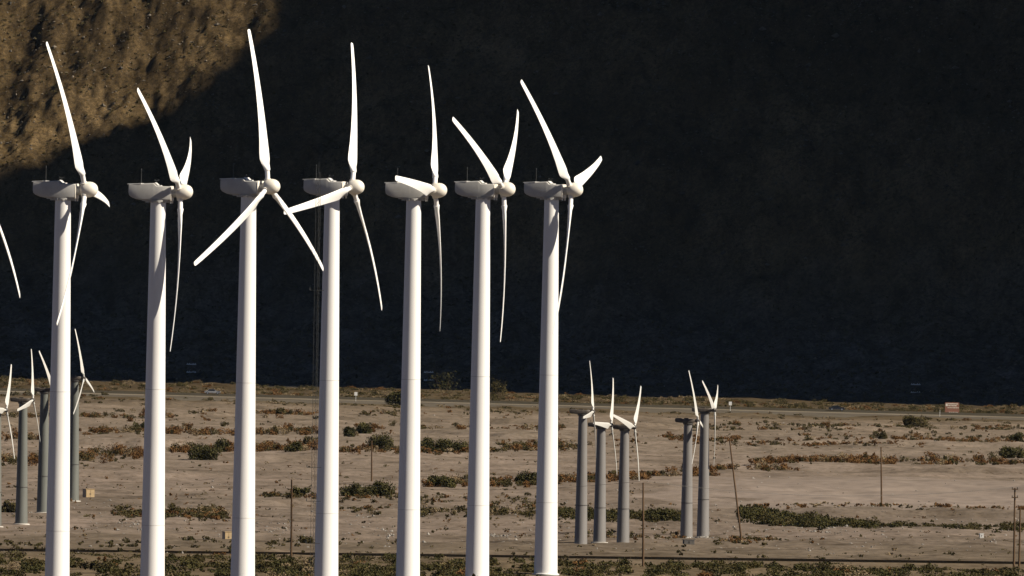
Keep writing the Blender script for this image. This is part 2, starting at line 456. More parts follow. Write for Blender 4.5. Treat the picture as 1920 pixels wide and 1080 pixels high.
ST = [(2.9,1.20,.42,24),(3.5,1.55,.30,24),(4.2,1.58,.26,22),(6,1.42,.22,18),(8,1.27,.20,15),(10,1.16,.18,12.5),(12,1.05,.17,10.5),
      (14,.95,.16,9),(16,.86,.15,8),(18,.77,.14,7),(19.4,.70,.13,6.5),(19.85,.62,.12,6.5),(20.0,.40,.12,6.5)]
BLADE = blade_mesh(RB, ST, 1.75, M['blade'])
def rrect(hw, zb, zt, x, rad=.15, k=3):
    pts = []
    for cy, cz_, a0 in ((hw-rad, zt-rad, 0), (-hw+rad, zt-rad, 90), (-hw+rad, zb+rad, 180), (hw-rad, zb+rad, 270)):
        for j in range(k+1):
            a = R_(a0 + 90*j/k); pts.append(Vector((x, cy+rad*math.cos(a), cz_+rad*math.sin(a))))
    return pts
NAC = MB()
NAC.loft([rrect(hw, zb, zt, x) for x, zb, zt, hw in
          [(-3.62,-.12,.9,.84),(-3.56,-.38,.97,.9),(-3.3,-.60,.99,.93),(-2.7,-.84,1.03,.98),(-2.1,-.95,1.07,1.0),(-.55,-.95,1.16,1.0),
           (-.42,-.95,1.14,1.0),(-.06,-.95,.80,1.0),(1.58,-.95,.78,1.0),(1.64,-.93,.76,.97)]])
NAC = NAC.mesh('nacelle', M['nacelle'], True, 28)
ROOF = MB().loft([rrect(hw, z, z+.09, x, .04, 2) for x, z, hw in [(-3.78,.955,.8),(-2.6,1.0,.99),(-2.0,1.035,1.03)]]).mesh('roof_lip', M['bright'], True)
LID = MB(); LID.box((-.12,0,1.02), (.62,1.3,.05), Matrix.Rotation(R_(42), 3, 'Y')).box((.22,0,.86), (.3,1.1,.10))
LID = LID.mesh('hatch', M['bright'])
VANE = MB(); VANE.tube((-.3,.25,1.1), (-.3,.25,1.55), .03).tube((-.55,.25,1.5), (-.05,.25,1.5), .03).box((-.05,.25,1.56), (.22,.03,.16))
VANE.tube((-.52,.25,1.46),(-.52,.25,1.62),.07,.07)
VANE = VANE.mesh('wind_vane', M['steel'], True)
MAST = MB(); MAST.tube((-2.15,-.2,1.0), (-2.15,-.2,2.75), .045, .03).tube((-2.15,-.2,2.7), (-2.15,-.2,2.95), .07, .07)
MAST = MAST.mesh('anemometer_mast', M['steel'], True)
PLATE = MB().loft([rrect(.98, -1.02, .82, x, .25) for x in (1.62, 1.76)]); PLATE.box((1.69, -.55, -1.15), (.14, .22, .36)).box((1.69, .55, -1.15), (.14, .22, .36))
PLATE = PLATE.mesh('front_plate', M['hub'], True)
NOSE = MB().lathe([(.56,1.74),(.54,2.0),(.50,2.28)], 28, 'x', (0,0,-.03)).mesh('main_bearing', M['nacelle'], True)
YAW = MB().lathe([(1.18,-1.14),(1.20,-1.0),(1.20,-.95)], 28)
for k in range(10):
    a = 2*math.pi*k/10; YAW.box((1.32*math.cos(a)-.1, 1.0*math.sin(a), -1.13), (.36,.3,.26), Matrix.Rotation(a, 3, 'Z'))
YAW.box((-.2,0,-1.03), (3.4,1.5,.12))
YAW = YAW.mesh('yaw_bearing', M['nacelle'], True)
HUB = MB().lathe([(.42,-.5),(.66,-.46),(.84,-.25),(.93,.0),(.97,.35),(.95,.7),(.86,1.03),(.70,1.30),(.48,1.49),(.22,1.59),(.02,1.61)], 36, 'x')
for k in range(3):
    th = 2*math.pi*k/3; e = Vector((0, math.sin(th), math.cos(th)))
    HUB.tube(e*.3 , e*1.02, .52, .42, 20)
HUB = HUB.mesh('hub', M['hub'], True, 40)
HUBX, TILT = 2.75, R_(4.2)

TALL = [ # tower-top px,py   hub py   depth   sin(yaw)  rotor angle  label
 (-72, 380, 352, 2955, .34, 131, 'white wind turbine off the left edge, only one drooping blade reaching into view'),
 (118.5, 380, 356.5, 3000, .215, -25, 'tall white wind turbine with a short blade drooping right behind its hub, leftmost whole tower'),
 (297, 385, 361, 3045, .17, -50, 'tall white wind turbine with two blades in a narrow upward V, one pointing down'),
 (466.5, 376, 351, 3090, .46, 1, 'tall white wind turbine with blades in an upside-down Y, one crossing its tower'),
 (623, 376, 352, 3135, .36, 21, 'tall white wind turbine behind the thin lattice mast, one blade slanting across its tower'),
 (776, 381, 358, 3180, .16, 35, 'tall white wind turbine with one blade lying level across its nacelle'),
 (906, 378, 356, 3225, .25, -62, 'tall white wind turbine with two blades in a wide open V and one straight down'),
 (1034.5, 380, 357, 3270, .31, -43, 'tall white wind turbine with one stubby blade pointing right, rightmost of the big row'),
]
for px, py, hy, D, s, th, lab in TALL:
    p = at(px, hy, D)
    zb = gz(p.x, D) - .05
    H = p.z - zb                                # rotor axis height above the base
    a = math.asin(s)
    root = empty('wind_turbine', (p.x, D, zb), -a, lab, 'wind turbine', 'tall white wind turbines in a row')
    top = H - 1.12
    tw = MB(); n = 12
    prof = [(1.57 + (.955-1.57)*(k/n)**.92, .18 + (top-.18)*k/n) for k in range(n+1)]
    tw.lathe(prof, 48)
    t = link('tower', tw.mesh('tower', M['tower'], True), root)
    fl = MB(); fl.lathe([(1.78,0),(1.80,.06),(1.80,.2),(1.62,.24)], 40)
    link('base_flange', fl.mesh('base_flange', M['tower'], True), t)
    for q in (.19, .53):
        z = .18 + (top-.18)*q; r = np.interp(z, [b for _, b in prof], [b for b, _ in prof])
        link('tower_joint', MB().lathe([(r+.004,z-.035),(r+.008,z-.03),(r+.008,z+.03),(r+.004,z+.035)], 48).mesh('tower_joint', M['joint'], True), t)
    ax = Matrix.Translation((0,0,H))
    nac = link('nacelle', NAC, root, ax)
    for nm, me in (('roof_lip', ROOF), ('hatch', LID), ('wind_vane', VANE), ('anemometer_mast', MAST), ('front_plate', PLATE), ('main_bearing', NOSE)):
        link(nm, me, nac)
    link('yaw_bearing', YAW, root, ax)
    rot = Matrix.Translation((HUBX*math.cos(TILT), 0, H + HUBX*math.sin(TILT)-.12)) @ Matrix.Rotation(-TILT, 4, 'Y')
    link('hub', HUB, root, rot @ Matrix.Rotation(-R_(th), 4, 'X'))
    for k in range(3):
        link('blade', BLADE, root, rot @ Matrix.Rotation(-R_(th+120*k), 4, 'X'))

# ------------------------------------------------------------------ small turbines
RS = 8.9
STS = [(.95,.5,.5,18),(1.25,.90,.3,17),(1.7,.98,.22,15),(3,.86,.18,11),(5,.68,.16,8),(7,.52,.15,6),(8.5,.40,.14,5),(8.85,.34,.13,5),(8.9,.26,.12,5)]
M['small_blade'] = paint('weathered_blade', (.40,.39,.36), (.48,.47,.44), .5, .5, (1,1,.2), spec=.2)
SBLADE = blade_mesh(RS, STS, .55, M['small_blade'], 'blade', (.15, .2, .7))
SN = MB().loft([rrect(hw, zb, zt, x, .12, 3) for x, zb, zt, hw in
     [(-2.1,-.10,.30,.45),(-2.0,-.26,.40,.55),(-1.2,-.34,.42,.6),(-.9,-.36,.30,.6),(.5,-.36,.30,.6),(.9,-.28,.34,.5),(1.15,-.2,.24,.36)]])
SN.box((-.3,0,.36), (.7,.5,.16)).box((-1.75,.1,.55), (.06,.06,.5))
SN = SN.mesh('nacelle', M['brown_nacelle'], True, 30)
SYAW = MB().lathe([(.8,-.62),(.85,-.5),(.85,-.36)], 20).mesh('yaw_bearing', M['dark'], True)
SHUB = MB().lathe([(.2,-.5),(.3,-.3),(.34,0),(.28,.22),(.1,.34),(.02,.36)], 18, 'x').mesh('hub', M['dark'], True)
GR = 'small wind turbines on grey towers by the right of the row'
GL = 'small wind turbines on greenish towers at the left edge'
SMALL = [ # base px,py  tower top px,py  hub py  s  theta  material  label group
 (1089,1021, 1093,780, 772, .12, 25, 'grey_tower', 'small wind turbine on the tallest grey tower of three, blades edge-on', GR),
 (1124,1020, 1130.5,806, 797, .26, 33, 'grey_tower', 'small wind turbine on a grey tower with one white blade hiding its nacelle', GR),
 (1168,1020, 1175,808, 801, .32, 43, 'grey_tower', 'small wind turbine on a grey tower with one wide blade slanting up over its nacelle', GR),
 (1287,1004, 1296,797, 789, .16, -22, 'grey_tower', 'small wind turbine on the shorter of two grey towers standing together beside the slanting pole', GR),
 (1318,1003, 1327,776, 769, .17, -57, 'grey_tower', 'small wind turbine on the taller grey tower of two, two blades in a narrow V', GR),
 (-9,984, -3,775, 769, .34, 33, 'green_tower', 'small wind turbine cut by the left edge of the photo', GL),
 (40,982, 46,757, 750, .22, 20, 'green_tower', 'small wind turbine on a sunlit green tower left of the leftmost tall turbine', GL),
 (80,960, 86,737, 731, .25, -42, 'green_tower', 'small wind turbine on a dark green tower half hidden behind the leftmost tall tower', GL),
 (137,938, 144,715, 709, .24, -14, 'green_tower', 'small wind turbine with blades in an upside-down Y, just right of the leftmost tall tower', GL),
]
for bx, by, tx, ty, hy, s, th, mt, lab, grp in SMALL:
    x, D = ground_at(bx, by); zb = gz(x, D) - .05
    p = at(tx, hy, D); H = p.z - zb
    root = empty('small_wind_turbine', (x, D, zb), -math.asin(s), lab, 'wind turbine', grp)
    prof = [(1.02 - .34*k/8, .12 + (H-.6-.12)*k/8) for k in range(9)]
    t = link('tower', MB().lathe(prof, 28).mesh('tower', M[mt], True), root)
    link('base_flange', MB().lathe([(1.35,-.2),(1.35,.12),(1.04,.16)], 28).mesh('base_flange', M['concrete'], True), t)
    z = .3*H; r = np.interp(z, [b for _, b in prof], [b for b, _ in prof])
    link('tower_joint', MB().lathe([(r+.004,z-.05),(r+.05,z-.04),(r+.05,z+.04),(r+.004,z+.05)], 28).mesh('tower_joint', M['dark'], True), t)
    ax = Matrix.Translation((0,0,H))
    link('nacelle', SN, root, ax); link('yaw_bearing', SYAW, root, ax)
    rot = Matrix.Translation((1.62,0,H+.02)) @ Matrix.Rotation(-R_(4), 4, 'Y')
    link('hub', SHUB, root, rot)
    for k in range(3): link('blade', SBLADE, root, rot @ Matrix.Rotation(-R_(th+120*k), 4, 'X'))

# ------------------------------------------------------------------ lattice mast
pm = at(596.5, 400, 3100); zb = gz(pm.x, 3100); Hm = at(598, 322, 3100).z - zb
rm = empty('lattice_mast', (pm.x, 3100, zb-.05), 0, 'thin dark lattice mast standing in front of the tall turbine with the slanting blade', 'lattice mast')
W_ = .34; legs = [(W_*math.cos(R_(a)), W_*math.sin(R_(a))) for a in (200, 320, 80)]
for lx, ly in legs: link('leg', MB().tube((lx,ly,0), (lx,ly,Hm), .022, .018, 6).mesh('leg', M['steel'], True), rm)
br = MB(); nb = 62
for i in range(nb):
    z0, z1 = Hm*i/nb, Hm*(i+1)/nb
    for k in range(3):
        a, b = legs[k], legs[(k+1) % 3]
        br.tube((*a, z0), (*b, z1), .012, None, 4).tube((*a, z1), (*b, z1), .012, None, 4)
link('bracing', br.mesh('bracing', M['steel']), rm)
for z in (Hm*.72, Hm*.22, Hm*.30, Hm*.12):
    link('instrument_arm', MB().tube((-.9,0,z),(.9,0,z),.03).tube((-.9,0,z),(-.9,0,z+.35),.05).mesh('instrument_arm', M['steel']), rm)
link('lightning_rod', MB().tube((0,0,Hm-.1),(0,0,Hm+1.4),.03,.015).mesh('lightning_rod', M['steel']), rm)

# ------------------------------------------------------------------ poles
def pole(bx, by, tx, ty, lab, arms=0, rad=.17, mat='wood', grp='weathered wooden poles on the flat'):
    b = base_at(bx, by); t = at(tx, ty, b.y)
    root = empty('utility_pole', (b.x, b.y, b.z), 0, lab, 'utility pole', grp)
    v = t - b
    link('post', MB().tube((0,0,-.4), v, rad, rad*.66, 12).mesh('post', M[mat], True), root)
    for k in range(arms):
        q = v*(.985 - .1*k)
        cm = MB().box(q + Vector((0,-.2,0)), (.9, .12, .14))
        ar = link('crossarm', cm.mesh('crossarm', M[mat]), root)
        for dx in (-.36, .36):
            link('insulator', MB().lathe([(.03,0),(.07,.05),(.07,.2),(.03,.24)], 8, 'z', (q.x+dx, q.y-.2, q.z+.07)).mesh('insulator', M['dark'], True), ar)
    return root, t
p1, t1 = pole(546, 1052, 547, 899, 'wooden pole left of the lattice mast foot, on the near road')
pole(697, 903, 697, 826, 'short wooden pole rising behind the big round green bush')
p2, t2 = pole(1206, 1063, 1206, 905, 'tall bare wooden pole on the near road, right of the three grey towers')
pole(1391, 1019, 1368, 825, 'wooden pole leaning left beside the dark green thicket')
pole(1653, 949, 1652, 838, 'straight wooden pole alone on the pale sand flat')
p3, t3 = pole(1901, 1066, 1903, 915, 'tall wooden pole at the right edge, with small side fittings', 2)
pole(1911, 1060, 1913, 954, 'shorter wooden pole close beside a taller one at the right edge')
def wire(a, b, sag, n=28, r=.022):
    m = MB(); pts = [a.lerp(b, i/n) - Vector((0,0,4*sag*(i/n)*(1-i/n))) for i in range(n+1)]
    for q0, q1 in zip(pts, pts[1:]): m.tube(q0, q1, r, None, 5, False)
    return m
wm = wire(t2+Vector((.4,-.25,.2)), t3+Vector((-.4,-.25,.1)), 1.6)
tag(link('power_line', wm.mesh('power_line', M['dark'])), 'thin sagging cable strung between two tall wooden poles near the right', 'power line')
wm = wire(t1+Vector((.4,-.25,.2)), t2+Vector((-.4,-.25,.2)), 1.4)
tag(link('power_line', wm.mesh('power_line', M['dark'])), 'thin sagging cable running behind the tall white towers between two poles', 'power line')

HW = 'dim power poles along the highway at the mountain foot'
for bx, by, ay, lab in [(358,735,683,'dim twin-arm power pole between the second and third tall turbines, under the dark slope'),
                   (803,752,698,'dim twin-arm power pole between the level-blade turbine and the wide-V turbine'),
                   (1252,764,726,'dim twin-arm power pole above the pair of grey small-turbine towers'),
                   (1716,776,721,'dim twin-arm power pole just left of the brown sign')]:
    pb = at(bx, by, 7400.0); D = float(foot(pb.x)) + 26; pb = at(bx, by, D); zb = float(mountain(np.array([pb.x]), np.array([D]))[0])
    t = at(bx, ay, D)
    root = empty('power_pole', (pb.x, D, zb-.3), 0, lab, 'power pole', HW)
    Hh = t.z - zb + .3
    link('post', MB().tube((0,0,0),(0,0,Hh+.5),.16,.11,10).mesh('post', M['wood'], True), root)
    for dz in (0, 2.4):
        ar = link('crossarm', MB().box((0,-.18,Hh-dz),(2.9,.14,.3)).mesh('crossarm', M['bright']), root)
        for dx in (-1.15,-.55,.55,1.15):
            link('insulator', MB().lathe([(.05,0),(.1,.06),(.1,.26),(.04,.3)],8,'z',(dx,-.18,Hh-dz+.09)).mesh('insulator', M['bright'], True), ar)

# ------------------------------------------------------------------ boxes, signs, cars
def cabinet(bx, by, w, d, h, mat, lab, cat, name, rz=.25):
    b = base_at(bx, by)
    root = empty(name, (b.x, b.y, b.z-.05), rz, lab, cat)
    link('body', MB().box((0,0,.12+h/2),(w,d,h)).mesh('body', M[mat]), root)
    link('plinth', MB().box((0,0,.05),(w+.25,d+.25,.14)).mesh('plinth', M['concrete']), root)
    link('roof', MB().box((0,0,.12+h+.04),(w+.14,d+.14,.08)).mesh('roof', M[mat]), root)
    for s_ in (-1,1):
        dr = link('door', MB().box((s_*w*.245,-d/2-.02,.12+h*.5),(w*.46,.04,h*.86)).mesh('door', M[mat]), root)
        link('handle', MB().box((s_*w*.06,-d/2-.06,.12+h*.5),(.04,.05,.2)).mesh('handle', M['dark']), dr)
cabinet(166, 930, 1.7, 1.3, 1.65, 'tan_box', 'tan metal transformer cabinet on the sand right of the leftmost tall tower', 'electrical cabinet', 'transformer_cabinet', .5)
cabinet(426, 1014, 1.25, 1.1, 1.6, 'tan_box', 'tan metal cabinet tucked against the left side of the upside-down Y turbine tower', 'electrical cabinet', 'transformer_cabinet', .4)
cabinet(1840, 1014, .6, .6, .62, 'white', 'small white box alone on the sand near the right edge', 'utility box', 'utility_box', .2)
cabinet(1291, 1021, 1.7, 1.0, .75, 'dark', 'low dark cabinet at the foot of the two grey small-turbine towers', 'electrical cabinet', 'ground_cabinet', .2)

HWY = 6887.0
def small_sign(px, py, lab, w, h, H, D=6882.0):
    p = at(px, py, D); zb = float(ground_smooth(p.x, 6886)) + .55
    root = empty('road_sign', (p.x, D, zb), .1, lab, 'road sign')
    link('post', MB().tube((0,0,-.5),(0,0,H),.06,None,8).mesh('post', M['white']), root)
    if w: link('panel', MB().box((0,-.09,H-h/2+.1),(w,.05,h)).mesh('panel', M['white']), root)
small_sign(667, 755, 'small white roadside sign panel between the towers of the slanting-blade and level-blade turbines', .85, 1.0, 2.6)
small_sign(1369, 780, 'small white roadside sign panel just right of the pair of grey towers', .85, 1.0, 2.6)
small_sign(1762, 788, 'thin white marker post by the highway below the brown sign', 0, 0, 1.8)
D = 6925.0; p = at(1785, 778, D); zb = gz(p.x, D)
root = empty('brown_sign', (p.x, D, zb), .05, 'square brown sign board with pale lines of lettering at the mountain foot', 'sign')
zc_ = at(1785, 765.5, D).z - zb
bd = link('board', MB().box((0,0,zc_),(4.0,.12,3.3)).mesh('board', M['brown_sign']), root)
for dx in (-1.4,1.4): link('post', MB().box((dx,.12,(zc_+1)/2-.3),(.22,.12,zc_+1.6)).mesh('post', M['wood']), root)
tm = MB()
for dz, w, dx, hh in ((1.25,3.3,0,.3),(.72,2.6,-.2,.26),(.15,2.9,.15,.2),(-1.15,2.4,.3,.2)):
    x = -w/2
    while x < w/2:
        l = random.uniform(.2,.5); tm.box((dx+x+l/2,-.075,zc_+dz),(l,.03,hh*random.uniform(.8,1))); x += l + random.uniform(.07,.13)
tm.box((-1.55,-.075,zc_+.95),(.5,.03,.75))
link('lettering', tm.mesh('lettering', M['sign_text']), bd)

def car(px, D, paint_, lab, flip):
    p = at(px, 760, D); zb = float(ground_smooth(p.x, 6893)) + np.interp(D-6893, [-2.4,10], [1.1,1.75]) + .01
    root = empty('car', (p.x, D, zb), 0 if not flip else math.pi, lab, 'car')
    def prof(pts, w0, w1=None):
        m = MB(); n = len(pts); w1 = w1 or w0
        vs = [(x,-w0 if z < .95 else -w1,z) for x,z in pts] + [(x,w0 if z < .95 else w1,z) for x,z in pts]
        fs = [tuple(range(n)), tuple(range(2*n-1,n-1,-1))] + [(k,(k+1)%n,n+(k+1)%n,n+k) for k in range(n)]
        return m.add(vs, fs)
    link('body', prof([(-2.2,.32),(-2.28,.6),(-2.15,.92),(-1.5,.97),(-.95,1.42),(.35,1.46),(1.0,1.02),(1.95,.9),(2.25,.66),(2.2,.32)],.88,.74).mesh('body', paint_), root)
    link('window', MB().add([(x,y,z) for y in (-.86,.86) for x,z in ((-1.3,1.0),(-.88,1.36),(.3,1.39),(.82,1.04))],[(0,1,2,3),(7,6,5,4),(0,3,7,4),(1,5,6,2),(0,4,5,1),(3,2,6,7)]).mesh('window', M['glass']), root)
    for wx in (-1.38,1.4):
        for wy in (-.8,.8):
            w_ = link('wheel', MB().lathe([(.1,-.11),(.3,-.11),(.33,-.07),(.33,.07),(.3,.11),(.1,.11)],18).mesh('wheel', M['rubber'], True), root,
                      Matrix.Translation((wx,wy,.33)) @ Matrix.Rotation(R_(90),4,'X'))
            link('rim', MB().lathe([(.05,-.125),(.2,-.12),(.2,.12),(.05,.125)],14).mesh('rim', M['rim'], True), w_)
    for wy in (-.6,.6): link('headlight', MB().box((2.2,wy,.68),(.12,.3,.16)).mesh('headlight', M['white']), root)
car(398, 6899.0, M['car_white'], 'grey car on the highway left of the upside-down Y turbine tower', False)
car(1569, 6897.0, M['car_dark'], 'dark car on the highway below the shaded slope, far right', False)

# ------------------------------------------------------------------ vegetation
def leaf_cloud(n, w, h, leaf, rng, dome=1.0):
    """n leaf-sized quads through the volume of a lumpy low dome; returns (n*4,3)"""
    k = max(3, int(5*w/1.5))
    lob = np.stack([rng.uniform(-.5,.5,k)*w*.75, rng.uniform(-.5,.5,k)*w*.75, rng.uniform(.12,.74,k)*h, rng.uniform(.10,.32,k)*w], 1)
    pick = rng.integers(0, k, n); L = lob[pick]
    d = rng.normal(size=(n,3)); d /= np.linalg.norm(d, axis=1)[:,None]
    rad = rng.uniform(.35,1.08,n)**.6
    c = L[:,:3] + d*rad[:,None]*np.stack([L[:,3], L[:,3], np.minimum(L[:,3], h*.34)], 1)
    c[:,2] = np.maximum(c[:,2], .02)
    sp = rng.random(n) < .07
    c[sp,2] *= 1.18
    a = rng.normal(size=(n,3)); a /= np.linalg.norm(a, axis=1)[:,None]
    b = np.cross(a, rng.normal(size=(n,3))); b /= np.linalg.norm(b, axis=1)[:,None]
    s1 = leaf*rng.uniform(.5,1.3,n)[:,None]; s2 = leaf*rng.uniform(.3,.8,n)[:,None]
    return np.stack([c-a*s1, c-b*s2, c+a*s1, c+b*s2], 1).reshape(-1,3)
def quads(nv): return np.arange(nv).reshape(-1,4)
def stems(w, h, mat):
    m = MB()
    for k in range(6):
        a = random.uniform(0, 6.28); r = random.uniform(.1,.38)*w
        m.tube((0,0,-.2),(r*math.cos(a), r*math.sin(a), h*random.uniform(.4,.7)), .05, .02, 5)
    return m.mesh('stem', mat)
def bush(px, py, wpx, hpx, mat, lab, dense=1.0):
    b = base_at(px, py); sc = F/b.y; w, h = wpx/sc, hpx/sc
    r = empty('bush', (b.x, b.y, b.z-.1), 0, lab, 'bush', 'large desert bushes')
    rng = np.random.default_rng(int(px*7+py))
    n = int(dense*np.clip(900*w*h/4, 700, 5000))
    V = leaf_cloud(n, w, h*1.08, .21, rng)
    link('foliage', np_mesh('foliage', V, quads(len(V)), M[mat], False), r)
    link('stem', stems(w, h, M['wood']), r)
BUSHES = [
 (262,806,24,16,'green','dark round bush touching the left side of the narrow-V turbine tower'),
 (322,816,20,18,'rust','rusty brown bush touching the right side of the narrow-V turbine tower'),
 (381,862,56,27,'green','dark green bush with a shadow, between the narrow-V and upside-down Y turbines'),
 (418,852,36,26,'green','green bush against the left side of the upside-down Y tower, middle scrub line'),
 (551,856,30,20,'green','round green bush in the middle scrub line left of the lattice mast'),
 (585,842,30,22,'olive','olive bush crossed by the lattice mast in the middle scrub line'),
 (563,928,38,16,'green','low green bush between the left wooden pole and the lattice mast'),
 (523,783,28,14,'olive','grey-olive bush on the far flat right of the upside-down Y tower'),
 (652,820,26,20,'green','green bush just right of the slanting-blade turbine tower, far scrub line'),
 (680,814,32,20,'green','broad green bush in the far scrub line above the short pole'),
 (714,848,48,30,'green','green bush beside the top of the short wooden pole'),
 (668,930,58,24,'green','left half of the big green thicket under the short wooden pole'),
 (712,930,64,30,'green','right half of the big green thicket under the short wooden pole'),
 (808,850,40,26,'green','round green bush right of the level-blade turbine tower'),
 (846,850,58,26,'green','long green bush left of the wide-V turbine tower'),
 (830,916,56,20,'green','low green mound on the sand between the level-blade and wide-V towers'),
 (988,908,46,24,'green','green bush against the left side of the rightmost tall tower'),
 (1240,975,52,22,'green','dark green bush right of the three grey towers'),
 (1775,873,24,19,'green','small pointed green bush in the rust line, left of the right edge'),
 (1900,866,46,24,'green','broad dark bush at the right edge of the rust line'),
 (1905,832,26,16,'green','dark bush at the right edge in the higher rust line'),
 (1713,804,50,24,'olive','dark tangled bush on the bank below the brown sign'),
 (1650,832,22,16,'olive','olive bush above the top of the straight pole on the sand flat'),
 (22,958,44,22,'olive','dark low bush at the left edge beside the sunlit green tower'),
 (833,744,60,52,'green','tall hazy shrub rising against the dark slope between the level-blade and wide-V towers', .16),
 (742,760,36,30,'green','dark shrub at the highway, left of the level-blade turbine tower'),
 (936,746,34,34,'olive','tall pale shrub rising against the dark slope right of the wide-V tower', .22),
 (574,1024,34,14,'olive','dark low bush beside the near pole and the lattice mast foot'),
]
for b in BUSHES: bush(*b)

def scatter(name, mat, items, leaf, lab):
    """items: arrays x, D, w, h -> one mesh of many low plants"""
    Vs = []
    it = np.array(items); gx, gD, gzz = ground_hits(it[:,0], it[:,1])
    for x, D, z, w, h in zip(gx, gD, gzz-.05, it[:,2], it[:,3]):
        n = int(np.clip(44*w*h/.5, 14, 320))
        V = leaf_cloud(n, w, h, leaf*(1 if h > .5 else .7), RNG); V += (x, D, z); Vs.append(V)
    V = np.concatenate(Vs)
    return tag(link(name, np_mesh(name, V, quads(len(V)), M[mat], False)), lab, 'scrub', kind='stuff')
bands = {'rust': [], 'olive': [], 'straw': [], 'green': []}
def band(pts, n, mixd, wr=(.8,2.2), hr=(.5,1.3), jy=3.0):
    """scrub along a photo polyline of base points; mixd = {species: share}"""
    ks, ps = list(mixd), np.array(list(mixd.values()), float); ps /= ps.sum()
    xs_ = [p[0] for p in pts]; ys_ = [p[1] for p in pts]
    if xs_[0] == 0: xs_[0] = -230; ys_[0] -= 4; n *= 1.12
    if xs_[-1] == 1920: xs_[-1] = 2150; ys_[-1] += 4; n *= 1.12
    for _ in range(int(n*1.9)):
        px = random.uniform(xs_[0], xs_[-1]); g = float(vnoise(np.array([px/26.0]), np.array([pts[0][1]*1.7]), 91)[0])
        if random.random() > .62 + (2.4 if hr[1] > .85 and jy == 4 else 1.05)*g: continue
        py = float(np.interp(px, xs_, ys_)) + random.gauss(0, jy)
        if jy == 9 and px > 1230 and 884 < py < 948: continue      # the bare sand flat
        w = 1.15*random.uniform(*wr); bands[ks[RNG.choice(len(ks), p=ps)]].append((px, py, w, 1.35*random.uniform(*hr)*(.6+.4*w/wr[1])))
RU = {'rust':.52,'olive':.34,'straw':.14}
OL = {'olive':.6,'rust':.25,'straw':.15}
band([(0,786),(300,783),(440,784),(600,781)], 130, RU, (.8,2.6), (.5,1.2))
band([(680,778),(900,777),(1080,778)], 60, OL, (.6,1.8), (.4,.9), 4)
band([(0,826),(90,824)], 50, RU, (1,3), (.9,1.8)); band([(150,812),(430,812),(600,812)], 130, RU, (1,2.8), (.7,1.5))
band([(640,810),(880,806),(1060,803)], 90, RU, (.8,2.4), (.5,1.2))
band([(0,864),(90,866),(150,860),(270,856)], 150, RU, (1,3), (.9,1.9)); band([(320,850),(440,846),(600,846)], 130, RU, (1,2.8), (.8,1.7))
band([(640,850),(880,848),(1000,845),(1080,842)], 130, RU, (.8,2.6), (.6,1.4))
band([(780,842),(1000,832),(1240,826)], 60, RU, (.6,1.8), (.4,.8), 4)
band([(1040,906),(1200,896),(1300,889),(1400,880),(1500,872),(1640,868)], 330, {'rust':.68,'olive':.22,'straw':.10}, (.9,2.4), (.6,1.25), 3.5)
band([(1640,872),(1780,870),(1920,868)], 110, RU, (.8,2.6), (.6,1.3))
band([(1240,824),(1400,830),(1620,834),(1750,830),(1920,826)], 260, {'rust':.64,'olive':.22,'straw':.14}, (.6,2.0), (.35,.85), 3)
band([(1300,803),(1500,806),(1700,804),(1920,806)], 200, OL, (.6,2.2), (.4,.95), 3)
band([(1640,812),(1920,822)], 60, OL, (.6,1.8), (.4,.9), 4)
band([(800,912),(880,908),(1050,908)], 110, RU, (.8,2.2), (.5,1.2)); band([(640,936),(880,942),(1050,944)], 110, OL, (.5,1.6), (.3,.7), 8)
band([(210,962),(420,966)], 150, {'olive':.8,'rust':.2}, (.7,2.0), (.4,.9), 5); band([(320,966),(420,966)], 60, OL, (.8,2.0), (.5,1.0), 4)
band([(490,934),(600,940)], 45, {'olive':.6,'rust':.4}, (.7,1.8), (.4,.9), 6); band([(640,952),(720,958)], 30, OL, (.5,1.5), (.3,.7), 5)
band([(780,958),(1060,966)], 130, {'olive':.75,'straw':.25}, (.6,1.8), (.35,.8), 6)
band([(1040,972),(1280,974)], 170, {'green':.6,'olive':.4}, (.8,2.2), (.6,1.2), 3)
band([(1390,968),(1460,976),(1560,984),(1640,986)], 260, {'green':.75,'olive':.25}, (1,2.4), (.7,1.35), 3)
band([(1640,986),(1760,990),(1920,990)], 130, {'olive':.7,'green':.3}, (.6,1.8), (.4,.8), 3)
band([(1390,956),(1700,962),(1920,956)], 110, RU, (.5,1.5), (.3,.7), 5)
band([(1060,1006),(1280,1006)], 80, OL, (.5,1.5), (.25,.55), 5); band([(1340,1018),(1460,1016)], 60, OL, (.5,1.4), (.25,.5), 3)
band([(140,900),(640,920)], 60, {'olive':.6,'rust':.4}, (.3,.9), (.15,.35), 25)
band([(0,1026),(260,1030),(640,1030)], 120, {'olive':.7,'green':.3}, (.5,1.6), (.3,.7), 5)
band([(640,1032),(1000,1036),(1300,1038),(1920,1046)], 110, {'olive':.8,'straw':.2}, (.3,1.2), (.2,.5), 6)
for x0 in range(0, 1920, 320):                     # dense near scrub in front of the dark strip
    y0 = 1040 + .0135*x0
    for dy, n, hr in ((5,50,(.2,.4)),(11,60,(.3,.9)),(20,62,(.35,.95)),(31,62,(.35,1.0)),(46,60,(.35,1.0)),(64,55,(.35,1.0))):
        band([(x0,y0+dy),(x0+320,y0+dy+4.3)], n, {'green':.45,'olive':.48,'rust':.03,'straw':.04}, (.7,2.6), hr, 4)
for k in range(9):                                 # small tufts strewn over the flat
    band([(0,775+28*k),(1920,782+28*k)], 190, {'olive':.5,'rust':.3,'straw':.2}, (.3,1.0), (.15,.45), 9)
band([(0,752),(640,762),(1280,776),(1920,797)], 150, {'olive':.6,'straw':.3,'rust':.1}, (.8,2.6), (.3,.7), 2.5)
band([(0,742),(600,750),(1050,760),(1920,782)], 260, {'olive':.8,'rust':.2}, (1,3), (.5,1.3), 2)
